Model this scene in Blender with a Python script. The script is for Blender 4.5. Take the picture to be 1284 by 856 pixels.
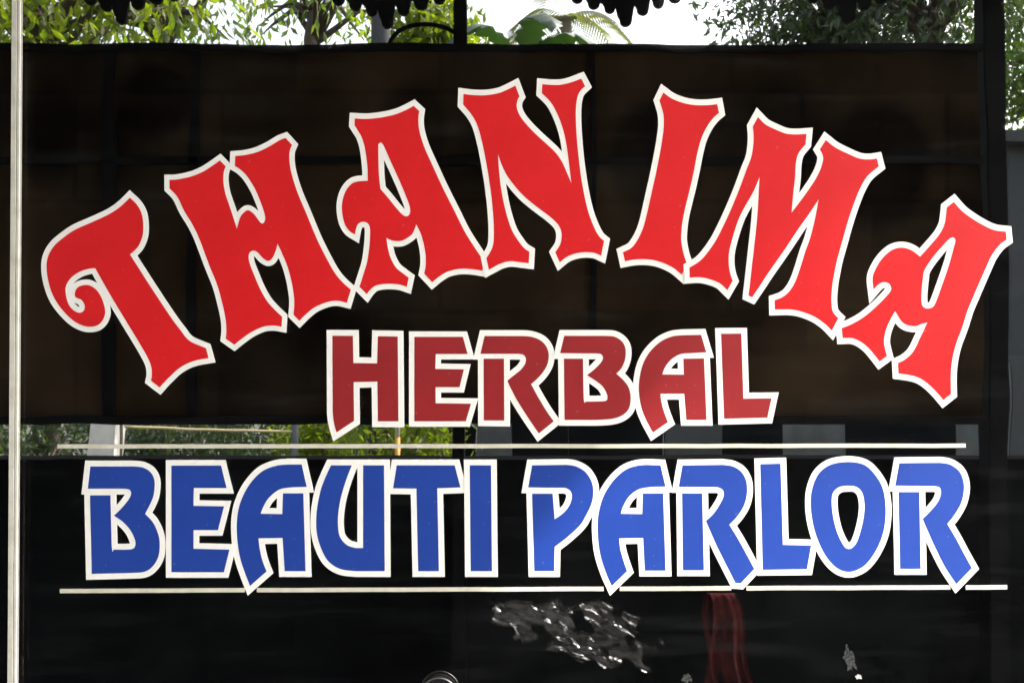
import bpy, bmesh, math, random
import numpy as np
from mathutils import Vector, Matrix
from mathutils.geometry import delaunay_2d_cdt

for o in list(bpy.data.objects):
    bpy.data.objects.remove(o)
SC = bpy.context.scene
COL = SC.collection
R = math.radians
random.seed(7)

# ------------------------------------------------------------------ camera
CAM = Vector((0.0, -1.15, 1.55))
PITCH = R(0.7)
FPX = 1181.0                      # focal length in photograph pixels (1284 wide)
cam_d = bpy.data.cameras.new('camera')
cam = bpy.data.objects.new('camera', cam_d)
COL.objects.link(cam)
cam.location = CAM
cam.rotation_euler = (R(90) + PITCH, 0, 0)
cam_d.sensor_width = 36
cam_d.lens = 36 * FPX / 1284
cam_d.clip_start = 0.02
cam_d.clip_end = 2000
SC.camera = cam

# ------------------------------------------------------------------ light
SUN_DIR = Vector((0.65, -0.34, 0.66)).normalized()      # towards the sun
world = bpy.data.worlds.new('World')
SC.world = world
world.use_nodes = True
wn = world.node_tree.nodes
wl = world.node_tree.links
wn.clear()
wo = wn.new('ShaderNodeOutputWorld')
wb = wn.new('ShaderNodeBackground')
ws = wn.new('ShaderNodeTexSky')
ws.sky_type = 'NISHITA'
ws.sun_disc = False
ws.sun_elevation = math.asin(SUN_DIR.z)
ws.sun_rotation = math.atan2(SUN_DIR.x, SUN_DIR.y)
ws.air_density = 1.0
ws.dust_density = 5.0
ws.ozone_density = 1.0
wb.inputs['Strength'].default_value = 0.15
wh = wn.new('ShaderNodeHueSaturation')          # milky, hazy tropical sky
wh.inputs['Saturation'].default_value = .4
wh.inputs['Value'].default_value = 1.2
wl.new(ws.outputs[0], wh.inputs['Color'])
wl.new(wh.outputs[0], wb.inputs[0])
wl.new(wb.outputs[0], wo.inputs[0])

sun_d = bpy.data.lights.new('sun', 'SUN')
sun_d.energy = 2.0
sun_d.angle = R(0.5)
sun_d.color = (1.0, 0.95, 0.86)
sun = bpy.data.objects.new('sun', sun_d)
COL.objects.link(sun)
sun.rotation_euler = SUN_DIR.to_track_quat('Z', 'Y').to_euler()
sun.location = (6, -6, 8)

SC.view_settings.view_transform = 'Standard'
SC.view_settings.look = 'None'
SC.view_settings.gamma = 1.0
SC.view_settings.exposure = 2.24
SC.view_settings.use_curve_mapping = False

# ------------------------------------------------------------------ helpers
def pix_dir(u, v):
    """direction of a photograph pixel, scaled to one metre along +y"""
    d = Vector(((u - 642.0) / FPX, 1.0, -(v - 428.0) / FPX))
    d = Matrix.Rotation(PITCH, 3, 'X') @ d
    return d / d.y
def on_glass(u, v, h=0.0):
    """pixel -> point on the shop glass (plane y = -h)"""
    d = pix_dir(u, v)
    return CAM + d * (-CAM.y - h)
def street(u, v, s):
    """pixel of something mirrored in the glass -> its place on the street side,
    s metres of light path from the camera"""
    d = pix_dir(u, v)
    p = CAM + d * s
    return Vector((p.x, -p.y, p.z))

MATS = {}
def mat(name, col=(.5, .5, .5), rough=.6, spec=.5, metal=0.0, noise=None, bump=None, coat=0.0, coat_rough=.1):
    m = bpy.data.materials.new(name)
    m.use_nodes = True
    nt = m.node_tree
    b = nt.nodes['Principled BSDF']
    b.inputs['Base Color'].default_value = (*col, 1)
    b.inputs['Roughness'].default_value = rough
    b.inputs['Metallic'].default_value = metal
    b.inputs['Specular IOR Level'].default_value = spec
    b.inputs['Coat Weight'].default_value = coat
    b.inputs['Coat Roughness'].default_value = coat_rough
    tc = nt.nodes.new('ShaderNodeTexCoord')
    if noise:                                    # (scale, colour2, low, high)
        n = nt.nodes.new('ShaderNodeTexNoise')
        n.inputs['Scale'].default_value = noise[0]
        n.inputs['Detail'].default_value = 6
        n.inputs['Roughness'].default_value = .65
        nt.links.new(tc.outputs['Object'], n.inputs['Vector'])
        rp = nt.nodes.new('ShaderNodeMapRange')
        rp.inputs['From Min'].default_value = noise[2]
        rp.inputs['From Max'].default_value = noise[3]
        nt.links.new(n.outputs['Fac'], rp.inputs['Value'])
        mx = nt.nodes.new('ShaderNodeMix')
        mx.data_type = 'RGBA'
        mx.inputs[6].default_value = (*col, 1)
        mx.inputs[7].default_value = (*noise[1], 1)
        nt.links.new(rp.outputs[0], mx.inputs[0])
        nt.links.new(mx.outputs[2], b.inputs['Base Color'])
    if bump:                                     # (scale, strength, distance)
        n2 = nt.nodes.new('ShaderNodeTexNoise')
        n2.inputs['Scale'].default_value = bump[0]
        n2.inputs['Detail'].default_value = 4
        nt.links.new(tc.outputs['Object'], n2.inputs['Vector'])
        bp = nt.nodes.new('ShaderNodeBump')
        bp.inputs['Strength'].default_value = bump[1]
        bp.inputs['Distance'].default_value = bump[2]
        nt.links.new(n2.outputs['Fac'], bp.inputs['Height'])
        nt.links.new(bp.outputs[0], b.inputs['Normal'])
    if name in ('red_vinyl', 'maroon_vinyl', 'blue_vinyl'):   # dust flecks and pinholes
        n5 = nt.nodes.new('ShaderNodeTexNoise')
        n5.inputs['Scale'].default_value = 150
        n5.inputs['Detail'].default_value = 2
        nt.links.new(tc.outputs['Object'], n5.inputs['Vector'])
        m5 = nt.nodes.new('ShaderNodeMapRange')
        m5.inputs['From Min'].default_value = .70
        m5.inputs['From Max'].default_value = .80
        m5.inputs['To Max'].default_value = .16
        nt.links.new(n5.outputs['Fac'], m5.inputs['Value'])
        x5 = nt.nodes.new('ShaderNodeMix')
        x5.data_type = 'RGBA'
        x5.inputs[7].default_value = (.55, .54, .52, 1)
        nt.links.new(m5.outputs[0], x5.inputs[0])
        nt.links.new(mx.outputs[2], x5.inputs[6])
        nt.links.new(x5.outputs[2], b.inputs['Base Color'])
    MATS[name] = m
    return m

def leaf_mat(name, c1, c2, trans=.5):
    m = bpy.data.materials.new(name)
    m.use_nodes = True
    nt = m.node_tree
    nt.nodes.clear()
    out = nt.nodes.new('ShaderNodeOutputMaterial')
    geo = nt.nodes.new('ShaderNodeNewGeometry')
    mx = nt.nodes.new('ShaderNodeMix')
    mx.data_type = 'RGBA'
    mx.inputs[6].default_value = (*c1, 1)
    mx.inputs[7].default_value = (*c2, 1)
    nt.links.new(geo.outputs['Random Per Island'], mx.inputs[0])
    d = nt.nodes.new('ShaderNodeBsdfPrincipled')
    d.inputs['Roughness'].default_value = .45
    nt.links.new(mx.outputs[2], d.inputs['Base Color'])
    t = nt.nodes.new('ShaderNodeBsdfTranslucent')
    g = nt.nodes.new('ShaderNodeMix')
    g.data_type = 'RGBA'
    g.blend_type = 'MULTIPLY'
    g.inputs[0].default_value = 1
    g.inputs[7].default_value = (2.2, 2.4, .7, 1)
    nt.links.new(mx.outputs[2], g.inputs[6])
    nt.links.new(g.outputs[2], t.inputs['Color'])
    s = nt.nodes.new('ShaderNodeMixShader')
    s.inputs[0].default_value = trans
    nt.links.new(d.outputs[0], s.inputs[1])
    nt.links.new(t.outputs[0], s.inputs[2])
    nt.links.new(s.outputs[0], out.inputs[0])
    MATS[name] = m
    return m

def mesh_obj(name, verts, faces, m, parent=None, smooth=False):
    me = bpy.data.meshes.new(name)
    me.from_pydata([tuple(v) for v in verts], [], [tuple(f) for f in faces])
    me.update()
    if smooth:
        me.polygons.foreach_set('use_smooth', [True] * len(me.polygons))
    me.materials.append(MATS[m])
    o = bpy.data.objects.new(name, me)
    COL.objects.link(o)
    if parent:
        o.parent = parent
    return o
def bm_obj(name, bm, m, parent=None, smooth=False):
    me = bpy.data.meshes.new(name)
    bm.to_mesh(me)
    bm.free()
    if smooth:
        me.polygons.foreach_set('use_smooth', [True] * len(me.polygons))
    me.materials.append(MATS[m])
    o = bpy.data.objects.new(name, me)
    COL.objects.link(o)
    if parent:
        o.parent = parent
    return o
def tag(o, label, cat, group=None):
    o['label'] = label
    o['category'] = cat
    if group:
        o['group'] = group
    return o
def struct(o):
    o['kind'] = 'structure'
    return o
def thing(name, label, cat, loc=(0, 0, 0), group=None):
    o = bpy.data.objects.new(name, None)
    COL.objects.link(o)
    o.location = loc
    o.empty_display_size = .05
    return tag(o, label, cat, group)
def add_box(bm, c, d, bevel=0.0):
    r = bmesh.ops.create_cube(bm, size=1.0)
    for v in r['verts']:
        v.co = Vector((c[0] + v.co.x * d[0], c[1] + v.co.y * d[1], c[2] + v.co.z * d[2]))
    if bevel:
        es = {e for v in r['verts'] for e in v.link_edges}
        bmesh.ops.bevel(bm, geom=list(es), offset=bevel, segments=2, affect='EDGES')
    return bm
def box(name, lo, hi, m, parent=None, bevel=0.0):
    bm = bmesh.new()
    off = Vector(parent.location) if parent else Vector((0, 0, 0))
    c = [(a + b) / 2 - off[i] for i, (a, b) in enumerate(zip(lo, hi))]
    add_box(bm, c, [b - a for a, b in zip(lo, hi)], bevel)
    return bm_obj(name, bm, m, parent)
def tube_data(pts, rad, n=8):
    """ring-swept tube; rad one value per point"""
    vs, fs = [], []
    pts = [Vector(p) for p in pts]
    for i, p in enumerate(pts):
        a = pts[max(i - 1, 0)]
        b = pts[min(i + 1, len(pts) - 1)]
        t = (b - a).normalized()
        x = t.orthogonal().normalized() if i == 0 else (x - t * x.dot(t)).normalized()
        y = t.cross(x)
        for k in range(n):
            an = 2 * math.pi * k / n
            vs.append(p + (x * math.cos(an) + y * math.sin(an)) * rad[i])
    for i in range(len(pts) - 1):
        for k in range(n):
            fs.append((i * n + k, i * n + (k + 1) % n, (i + 1) * n + (k + 1) % n, (i + 1) * n + k))
    fs.append(tuple(range(n))[::-1])
    fs.append(tuple((len(pts) - 1) * n + k for k in range(n)))
    return vs, fs
def tube(name, pts, rad, m, parent=None, n=8, smooth=True):
    if not hasattr(rad, '__len__'):
        rad = [rad] * len(pts)
    vs, fs = tube_data(pts, rad, n)
    return mesh_obj(name, vs, fs, m, parent, smooth)

# ------------------------------------------------------------------ materials
mat('red_vinyl', (.64, .014, .018), .42, .3, noise=(14, (.57, .011, .014), .4, .7), bump=(900, .05, .0004))
mat('maroon_vinyl', (.285, .017, .021), .42, .45, noise=(14, (.235, .014, .017), .4, .7), bump=(900, .05, .0004))
mat('blue_vinyl', (.011, .047, .30), .5, .35, noise=(14, (.009, .040, .262), .4, .7), bump=(900, .05, .0004))
mat('white_vinyl', (.84, .84, .81), .45, .4, noise=(45, (.79, .79, .76), .45, .75))
mat('cream_vinyl', (.62, .60, .50), .5, .4, noise=(35, (.50, .48, .39), .4, .7))
mat('aluminium_paint', (.66, .65, .58), .45, .4, noise=(30, (.50, .49, .42), .45, .7))
mat('rubber', (.025, .024, .018), .7)
mat('dark_frame', (.02, .02, .022), .4, noise=(12, (.03, .03, .03), .4, .7))
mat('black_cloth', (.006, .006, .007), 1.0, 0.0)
mat('plaster', (.34, .32, .29), .85, noise=(4, (.26, .24, .21), .35, .7), bump=(60, .2, .004))
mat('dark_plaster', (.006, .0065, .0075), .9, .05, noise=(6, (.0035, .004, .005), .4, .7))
mat('black_paint', (.005, .005, .006), .8, .08, noise=(10, (.008, .008, .009), .4, .7))
mat('grey_paint', (.06, .066, .068), .8, .2, noise=(5, (.05, .055, .06), .4, .7))
mat('pale_grey', (.11, .122, .124), .85, .1, noise=(3, (.06, .067, .07), .4, .7))
mat('white_paint', (.72, .70, .66), .7, noise=(6, (.55, .52, .47), .4, .7))
mat('orange_paint', (.75, .30, .03), .6)
mat('rope', (.60, .50, .28), .8)
mat('floor_tile', (.30, .29, .27), .5, noise=(9, (.24, .23, .21), .4, .7))
mat('grout', (.16, .15, .14), .9)
mat('ceiling_board', (.46, .46, .45), .8, noise=(5, (.36, .36, .35), .4, .7))
mat('roof_tin', (.10, .05, .035), .7)
mat('road_asphalt', (.05, .05, .052), .9, noise=(3, (.065, .063, .06), .4, .7), bump=(90, .3, .01))
mat('earth', (.11, .085, .055), .95, noise=(.6, (.06, .075, .03), .4, .6), bump=(20, .3, .02))
mat('bark', (.09, .07, .05), .9, noise=(8, (.05, .04, .03), .4, .7), bump=(25, .6, .02))
mat('palm_bark', (.20, .19, .17), .9, noise=(8, (.12, .11, .10), .4, .7))
mat('maroon_cloth', (.085, .016, .017), .95, .05, noise=(18, (.015, .005, .006), .4, .7))
mat('residue', (.055, .06, .06), .9, .2, noise=(420, (.008, .009, .009), .42, .55))
mat('residue_white', (.42, .41, .38), .6)
mat('steel', (.16, .16, .155), .45, metal=1.0)
leaf_mat('leaf_yellow', (.070, .105, .010), (.135, .160, .014), .62)
leaf_mat('leaf_green', (.045, .080, .020), (.085, .12, .030), .5)
leaf_mat('leaf_dark', (.013, .030, .014), (.034, .054, .022), .35)
leaf_mat('leaf_palm', (.070, .080, .030), (.10, .10, .045), .4)
leaf_mat('leaf_banana', (.014, .036, .016), (.022, .048, .018), .2)

def glass_material():
    m = bpy.data.materials.new('tinted_glass')
    m.use_nodes = True
    nt = m.node_tree
    nt.nodes.clear()
    out = nt.nodes.new('ShaderNodeOutputMaterial')
    lw = nt.nodes.new('ShaderNodeLayerWeight')
    lw.inputs['Blend'].default_value = .5
    pw = nt.nodes.new('ShaderNodeMath'); pw.operation = 'POWER'
    pw.inputs[1].default_value = 5
    nt.links.new(lw.outputs['Facing'], pw.inputs[0])
    mr = nt.nodes.new('ShaderNodeMapRange')
    mr.inputs['To Min'].default_value = .50
    mr.inputs['To Max'].default_value = 1.0
    nt.links.new(pw.outputs[0], mr.inputs['Value'])
    tr = nt.nodes.new('ShaderNodeBsdfTransparent')
    tr.inputs[0].default_value = (.36, .34, .32, 1)
    gl = nt.nodes.new('ShaderNodeBsdfGlossy')
    gl.inputs['Color'].default_value = (1, 1, 1, 1)
    gl.inputs['Roughness'].default_value = .011
    tc = nt.nodes.new('ShaderNodeTexCoord')
    mp = nt.nodes.new('ShaderNodeMapping')
    mp.inputs['Scale'].default_value = (1.5, 1, .8)
    nt.links.new(tc.outputs['Object'], mp.inputs[0])
    n = nt.nodes.new('ShaderNodeTexNoise')
    n.inputs['Scale'].default_value = 4.5
    n.inputs['Detail'].default_value = 1.5
    nt.links.new(mp.outputs[0], n.inputs['Vector'])
    bp = nt.nodes.new('ShaderNodeBump')
    bp.inputs['Strength'].default_value = 1.0
    bp.inputs['Distance'].default_value = .00035
    nt.links.new(n.outputs['Fac'], bp.inputs['Height'])
    nt.links.new(bp.outputs[0], gl.inputs['Normal'])
    mx = nt.nodes.new('ShaderNodeMixShader')
    nt.links.new(mr.outputs[0], mx.inputs[0])
    nt.links.new(tr.outputs[0], mx.inputs[1])
    nt.links.new(gl.outputs[0], mx.inputs[2])
    # a thin film of dust that catches the light
    du = nt.nodes.new('ShaderNodeBsdfDiffuse')
    du.inputs['Color'].default_value = (.38, .42, .43, 1)
    n3 = nt.nodes.new('ShaderNodeTexNoise')
    n3.inputs['Scale'].default_value = 7
    n3.inputs['Detail'].default_value = 7
    n3.inputs['Roughness'].default_value = .7
    nt.links.new(tc.outputs['Object'], n3.inputs['Vector'])
    m3 = nt.nodes.new('ShaderNodeMapRange')
    m3.inputs['From Min'].default_value = .40
    m3.inputs['From Max'].default_value = .80
    m3.inputs['To Min'].default_value = .001
    m3.inputs['To Max'].default_value = .008
    nt.links.new(n3.outputs['Fac'], m3.inputs['Value'])
    # wiped streaks
    mp4 = nt.nodes.new('ShaderNodeMapping')
    mp4.inputs['Rotation'].default_value = (0, R(32), 0)
    mp4.inputs['Scale'].default_value = (3, 1, 26)
    nt.links.new(tc.outputs['Object'], mp4.inputs[0])
    n4 = nt.nodes.new('ShaderNodeTexNoise')
    n4.inputs['Scale'].default_value = 1.6
    n4.inputs['Detail'].default_value = 5
    nt.links.new(mp4.outputs[0], n4.inputs['Vector'])
    m4 = nt.nodes.new('ShaderNodeMapRange')
    m4.inputs['From Min'].default_value = .52
    m4.inputs['From Max'].default_value = .85
    m4.inputs['To Max'].default_value = .014
    nt.links.new(n4.outputs['Fac'], m4.inputs['Value'])
    ad = nt.nodes.new('ShaderNodeMath'); ad.operation = 'ADD'
    nt.links.new(m3.outputs[0], ad.inputs[0]); nt.links.new(m4.outputs[0], ad.inputs[1])
    mx2 = nt.nodes.new('ShaderNodeMixShader')
    nt.links.new(ad.outputs[0], mx2.inputs[0])
    nt.links.new(mx.outputs[0], mx2.inputs[1])
    nt.links.new(du.outputs[0], mx2.inputs[2])
    nt.links.new(mx2.outputs[0], out.inputs[0])
    MATS['tinted_glass'] = m
glass_material()

def flex_material():
    """printed flex sheet seen from its back, a little light coming through"""
    m = bpy.data.materials.new('flex_sheet')
    m.use_nodes = True
    nt = m.node_tree
    nt.nodes.clear()
    out = nt.nodes.new('ShaderNodeOutputMaterial')
    tc = nt.nodes.new('ShaderNodeTexCoord')
    n = nt.nodes.new('ShaderNodeTexNoise')
    n.inputs['Scale'].default_value = 1.3
    n.inputs['Detail'].default_value = 5
    nt.links.new(tc.outputs['Object'], n.inputs['Vector'])
    cr = nt.nodes.new('ShaderNodeValToRGB')
    e = cr.color_ramp.elements
    e[0].position, e[0].color = .38, (.012, .008, .006, 1)
    e[1].position, e[1].color = .64, (.080, .054, .032, 1)
    fac = n.outputs['Fac']
    # faint printed picture panels and rounded dark shapes
    bt = nt.nodes.new('ShaderNodeTexBrick')
    bt.inputs['Scale'].default_value = 1.0
    bt.inputs['Brick Width'].default_value = .62
    bt.inputs['Row Height'].default_value = .47
    bt.inputs['Mortar Size'].default_value = .012
    bt.inputs['Color1'].default_value = (.36, .36, .36, 1)
    bt.inputs['Color2'].default_value = (.66, .66, .66, 1)
    bt.inputs['Mortar'].default_value = (.40, .40, .40, 1)
    mpp = nt.nodes.new('ShaderNodeMapping')
    mpp.inputs['Rotation'].default_value = (R(90), 0, 0)
    nt.links.new(tc.outputs['Object'], mpp.inputs[0])
    nt.links.new(mpp.outputs[0], bt.inputs['Vector'])
    a1 = nt.nodes.new('ShaderNodeMix'); a1.data_type = 'FLOAT'
    a1.inputs[0].default_value = .22
    nt.links.new(fac, a1.inputs[2])
    nt.links.new(bt.outputs['Color'], a1.inputs[3])
    fac = a1.outputs[0]
    for (px_, pz_, sx_, sz_) in ((-1.98, 1.22, .13, .24), (-1.52, 1.36, .16, .16), (1.56, 1.10, .22, .28), (-.42, 1.25, .15, .2), (.62, 1.12, .2, .26)):
        sub = nt.nodes.new('ShaderNodeVectorMath'); sub.operation = 'SUBTRACT'
        sub.inputs[1].default_value = (px_, 0, pz_)
        nt.links.new(tc.outputs['Object'], sub.inputs[0])
        mul = nt.nodes.new('ShaderNodeVectorMath'); mul.operation = 'MULTIPLY'
        mul.inputs[1].default_value = (1 / sx_, 0, 1 / sz_)
        nt.links.new(sub.outputs[0], mul.inputs[0])
        ln = nt.nodes.new('ShaderNodeVectorMath'); ln.operation = 'LENGTH'
        nt.links.new(mul.outputs[0], ln.inputs[0])
        ms = nt.nodes.new('ShaderNodeMapRange'); ms.interpolation_type = 'SMOOTHSTEP'
        ms.inputs['From Min'].default_value = .75
        ms.inputs['From Max'].default_value = 1.2
        ms.inputs['To Min'].default_value = .80
        ms.inputs['To Max'].default_value = 1.0
        nt.links.new(ln.outputs['Value'], ms.inputs['Value'])
        mm = nt.nodes.new('ShaderNodeMath'); mm.operation = 'MULTIPLY'
        nt.links.new(fac, mm.inputs[0]); nt.links.new(ms.outputs[0], mm.inputs[1])
        fac = mm.outputs[0]
    nt.links.new(fac, cr.inputs[0])
    d = nt.nodes.new('ShaderNodeBsdfDiffuse')
    t = nt.nodes.new('ShaderNodeBsdfTranslucent')
    nt.links.new(cr.outputs[0], d.inputs[0])
    nt.links.new(cr.outputs[0], t.inputs[0])
    mx = nt.nodes.new('ShaderNodeMixShader')
    mx.inputs[0].default_value = .35
    nt.links.new(d.outputs[0], mx.inputs[1])
    nt.links.new(t.outputs[0], mx.inputs[2])
    nt.links.new(mx.outputs[0], out.inputs[0])
    MATS['flex_sheet'] = m
flex_material()

def plastic_material():
    m = bpy.data.materials.new('clear_plastic')
    m.use_nodes = True
    nt = m.node_tree
    nt.nodes.clear()
    out = nt.nodes.new('ShaderNodeOutputMaterial')
    tr = nt.nodes.new('ShaderNodeBsdfTransparent')
    tr.inputs[0].default_value = (.97, .97, .97, 1)
    gl = nt.nodes.new('ShaderNodeBsdfGlossy')
    gl.inputs['Roughness'].default_value = .24
    mx = nt.nodes.new('ShaderNodeMixShader')
    mx.inputs[0].default_value = .034
    nt.links.new(tr.outputs[0], mx.inputs[1])
    nt.links.new(gl.outputs[0], mx.inputs[2])
    nt.links.new(mx.outputs[0], out.inputs[0])
    MATS['clear_plastic'] = m
plastic_material()

# ------------------------------------------------------------------ setting: ground, floor
g = mesh_obj('ground', [(-400, -600, -.16), (400, -600, -.16), (400, 60, -.16), (-400, 60, -.16)], [(0, 1, 2, 3)], 'earth')
struct(g)
rd = mesh_obj('road', [(-200, -21, -.15), (200, -21, -.15), (200, -14, -.15), (-200, -14, -.15)], [(0, 1, 2, 3)], 'road_asphalt')
struct(rd)
VX0, VX1, VY = -4.6, 2.9, -3.2       # veranda floor extents
struct(box('veranda_floor', (VX0, VY, -.155), (VX1, -.005, -.006), 'grout'))
fl = bpy.data.objects['veranda_floor']
tile_me = None
nx, ny = 20, 7
tw, td = (VX1 - VX0) / nx, (0 - VY) / ny
for i in range(nx):
    for j in range(ny):
        if tile_me is None:
            bm = bmesh.new()
            add_box(bm, (0, 0, 0), (tw - .006, td - .006, .012), .0015)
            t = bm_obj('floor_tile', bm, 'floor_tile', fl)
            tile_me = t.data
        else:
            t = bpy.data.objects.new('floor_tile', tile_me)
            COL.objects.link(t)
            t.parent = fl
        t.location = (VX0 + (i + .5) * tw, VY + (j + .5) * td - .003, -.006)

# ------------------------------------------------------------------ shop front: wall round the glass, room behind
GX0, GX1, GZ0, GZ1 = -1.55, 0.90, .42, 2.62        # glazed opening
wall = thing('shop_front_wall', 'plastered shop wall framing the dark glazed opening', 'wall', (0, .06, 0))
box('wall_panel', (VX0, .005, 0), (GX0, .20, 4.45), 'plaster', wall)
box('wall_panel', (GX1, .005, 0), (VX1 + .9, .20, 4.45), 'plaster', wall)
box('sill_wall', (GX0, .005, 0), (GX1, .20, GZ0), 'plaster', wall)
box('lintel', (GX0, .005, GZ1), (GX1, .20, 4.45), 'plaster', wall)
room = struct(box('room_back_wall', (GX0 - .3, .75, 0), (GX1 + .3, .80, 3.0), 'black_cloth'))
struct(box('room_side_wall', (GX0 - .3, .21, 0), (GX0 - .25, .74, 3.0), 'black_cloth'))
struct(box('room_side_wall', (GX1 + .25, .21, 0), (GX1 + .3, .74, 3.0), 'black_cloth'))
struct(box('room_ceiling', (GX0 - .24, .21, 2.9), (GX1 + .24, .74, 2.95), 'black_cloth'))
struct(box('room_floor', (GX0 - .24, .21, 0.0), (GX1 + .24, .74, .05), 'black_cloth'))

# glazing strip between the two panes, panes
sx = on_glass(22.0, 0).x
sx_b = on_glass(16.5, 856).x
sxm = (sx + sx_b) / 2
def pane(name, x0, x1, z0, z1, label):
    o = box(name, (x0, 0, z0), (x1, .006, z1), 'tinted_glass')
    return tag(o, label, 'glass pane')
pane('glass_pane', sxm + .0005, GX1 - .03, GZ0 + .03, GZ1 - .03, 'wide dark tinted glass pane carrying the painted words')
pane('glass_pane', GX0 + .03, sxm - .0005, GZ0 + .03, GZ1 - .03, 'narrow dark tinted glass pane beyond the cream joint strip')
frame = thing('window_frame', 'dark metal frame round the tinted shop glass', 'window frame', (0, 0, GZ0))
box('frame_stile', (GX0, -.03, GZ0 + .031), (GX0 + .03, .04, GZ1 - .031), 'dark_frame', frame, .002)
box('frame_stile', (GX1 - .03, -.03, GZ0 + .031), (GX1, .04, GZ1 - .031), 'dark_frame', frame, .002)
box('frame_rail', (GX0, -.03, GZ0), (GX1, .04, GZ0 + .03), 'dark_frame', frame, .002)
box('frame_rail', (GX0, -.03, GZ1 - .03), (GX1, .04, GZ1), 'dark_frame', frame, .002)
px = 1.15 / FPX
strip = thing('joint_strip', 'thin cream double strip running upright between the two dark panes', 'strip', (sxm, -.003, GZ0 + .03))
def strip_bar(name, dx0, dx1, y0, m):
    # the strip leans a hair, as in the photograph
    zt, zb = GZ1 - .031, GZ0 + .031
    k = (sx - sx_b) / (on_glass(22, 0).z - on_glass(16.5, 856).z)
    lean = lambda z: (z - CAM.z) * k
    vs = []
    for (xa, z) in ((dx0, zb), (dx1, zb), (dx1, zt), (dx0, zt)):
        for y in (y0, -.0003):
            vs.append(Vector((xa * px + sxm + lean(z), y, z)) - strip.location)
    fs = [(0, 2, 4, 6), (1, 7, 5, 3), (0, 1, 3, 2), (2, 3, 5, 4), (4, 5, 7, 6), (6, 7, 1, 0)]
    mesh_obj(name, vs, fs, m, strip)
strip_bar('wide_lip', -5.0, 0.9, -.004, 'aluminium_paint')
strip_bar('gasket', 0.9, 2.1, -.002, 'rubber')
strip_bar('narrow_lip', 2.1, 4.9, -.0034, 'aluminium_paint')

# ------------------------------------------------------------------ lettering
def parse(txt, ox, oy, sc):
    """'x,y!' is a corner, 'x,y' a smooth point; tile coordinates -> photograph pixels"""
    out = []
    for tk in txt.split():
        c = tk.endswith('!')
        x, y = tk.rstrip('!').split(',')
        out.append((ox + float(x) / sc, oy + float(y) / sc, c))
    return out
def catmull(p0, p1, p2, p3, n):
    res = []
    for k in range(n):
        t = k / n
        res.append(tuple(.5 * ((2 * p1[i]) + (-p0[i] + p2[i]) * t + (2 * p0[i] - 5 * p1[i] + 4 * p2[i] - p3[i]) * t * t
                   + (-p0[i] + 3 * p1[i] - 3 * p2[i] + p3[i]) * t ** 3) for i in (0, 1)))
    return res
def smooth_path(pts, n=6):
    N = len(pts)
    out = []
    for i in range(N):
        p1, p2 = pts[i], pts[(i + 1) % N]
        if p1[2] and p2[2]:
            out.append(p1[:2])
            continue
        p0 = pts[i - 1] if not p1[2] else p1
        p3 = pts[(i + 2) % N] if not p2[2] else p2
        out += catmull(p0, p1, p2, p3, n)
    # drop coincident points
    res = []
    for p in out:
        if not res or (p[0] - res[-1][0]) ** 2 + (p[1] - res[-1][1]) ** 2 > .02:
            res.append(p)
    return res
def area(poly):
    return .5 * sum(poly[i - 1][0] * poly[i][1] - poly[i][0] * poly[i - 1][1] for i in range(len(poly)))
def union_tris(polys):
    vs, fs = [], []
    for p in polys:
        b = len(vs)
        if area(p) < 0:
            p = p[::-1]
        vs += [Vector((x, y)) for x, y in p]
        fs.append(list(range(b, b + len(p))))
    return delaunay_2d_cdt(vs, [], fs, 0, 1e-4, True)
def fill_tris(outers, holes):
    ov, oe, of, a, b, idf = union_tris(outers + holes)
    keep = [f for f, ids in zip(of, idf) if ids and all(i < len(outers) for i in ids)]
    return ov, keep
def outline_tris(outers, holes, w, limit=3.2):
    polys = []
    for k, poly in enumerate(outers + holes):
        hole = k >= len(outers)
        ccw = area(poly) > 0
        if ccw == hole:
            poly = poly[::-1]
        n = len(poly)
        nor = []
        for i in range(n):
            a, b = Vector(poly[i]), Vector(poly[(i + 1) % n])
            d = (b - a).normalized()
            nor.append(Vector((d.y, -d.x)))
        for i in range(n):
            a, b = Vector(poly[i]), Vector(poly[(i + 1) % n])
            o = nor[i] * w
            polys.append([tuple(a), tuple(a + o), tuple(b + o), tuple(b)])
            n0, n1 = nor[i - 1], nor[i]
            cr = n0.x * n1.y - n0.y * n1.x
            if cr > 1e-4:                      # convex: fill the corner with a mitre
                m = n0 + n1
                L = 2.0 / max(m.length, 1e-3)
                q = a + m.normalized() * w * min(L, limit)
                polys.append([tuple(a), tuple(a + n0 * w), tuple(q), tuple(a + n1 * w)])
        if not hole:
            polys.append([tuple(p) for p in poly])
    nh = len(holes)
    vs, fs, marks = [], [], []
    ov, oe, of, a, b, idf = union_tris(polys)
    hole_polys = holes
    outer_ids = [i for i, p in enumerate(polys) if len(p) > 4 or i == len(polys)]
    keep = []
    solid = set()
    # ids of the big outer polygons
    big = {i for i, p in enumerate(polys) if len(p) >= 5 or any(len(o) == len(p) and set(map(tuple, o)) == set(map(tuple, p)) for o in outers)}
    def inside(pt, poly):
        c = False
        j = len(poly) - 1
        for i in range(len(poly)):
            if (poly[i][1] > pt[1]) != (poly[j][1] > pt[1]):
                if pt[0] < (poly[j][0] - poly[i][0]) * (pt[1] - poly[i][1]) / (poly[j][1] - poly[i][1]) + poly[i][0]:
                    c = not c
            j = i
        return c
    for f, ids in zip(of, idf):
        if not ids:
            continue
        if hole_polys and set(ids) <= big:
            cx = sum(ov[i][0] for i in f) / len(f)
            cy = sum(ov[i][1] for i in f) / len(f)
            if any(inside((cx, cy), h) for h in hole_polys):
                continue
        keep.append(f)
    return ov, keep
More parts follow.
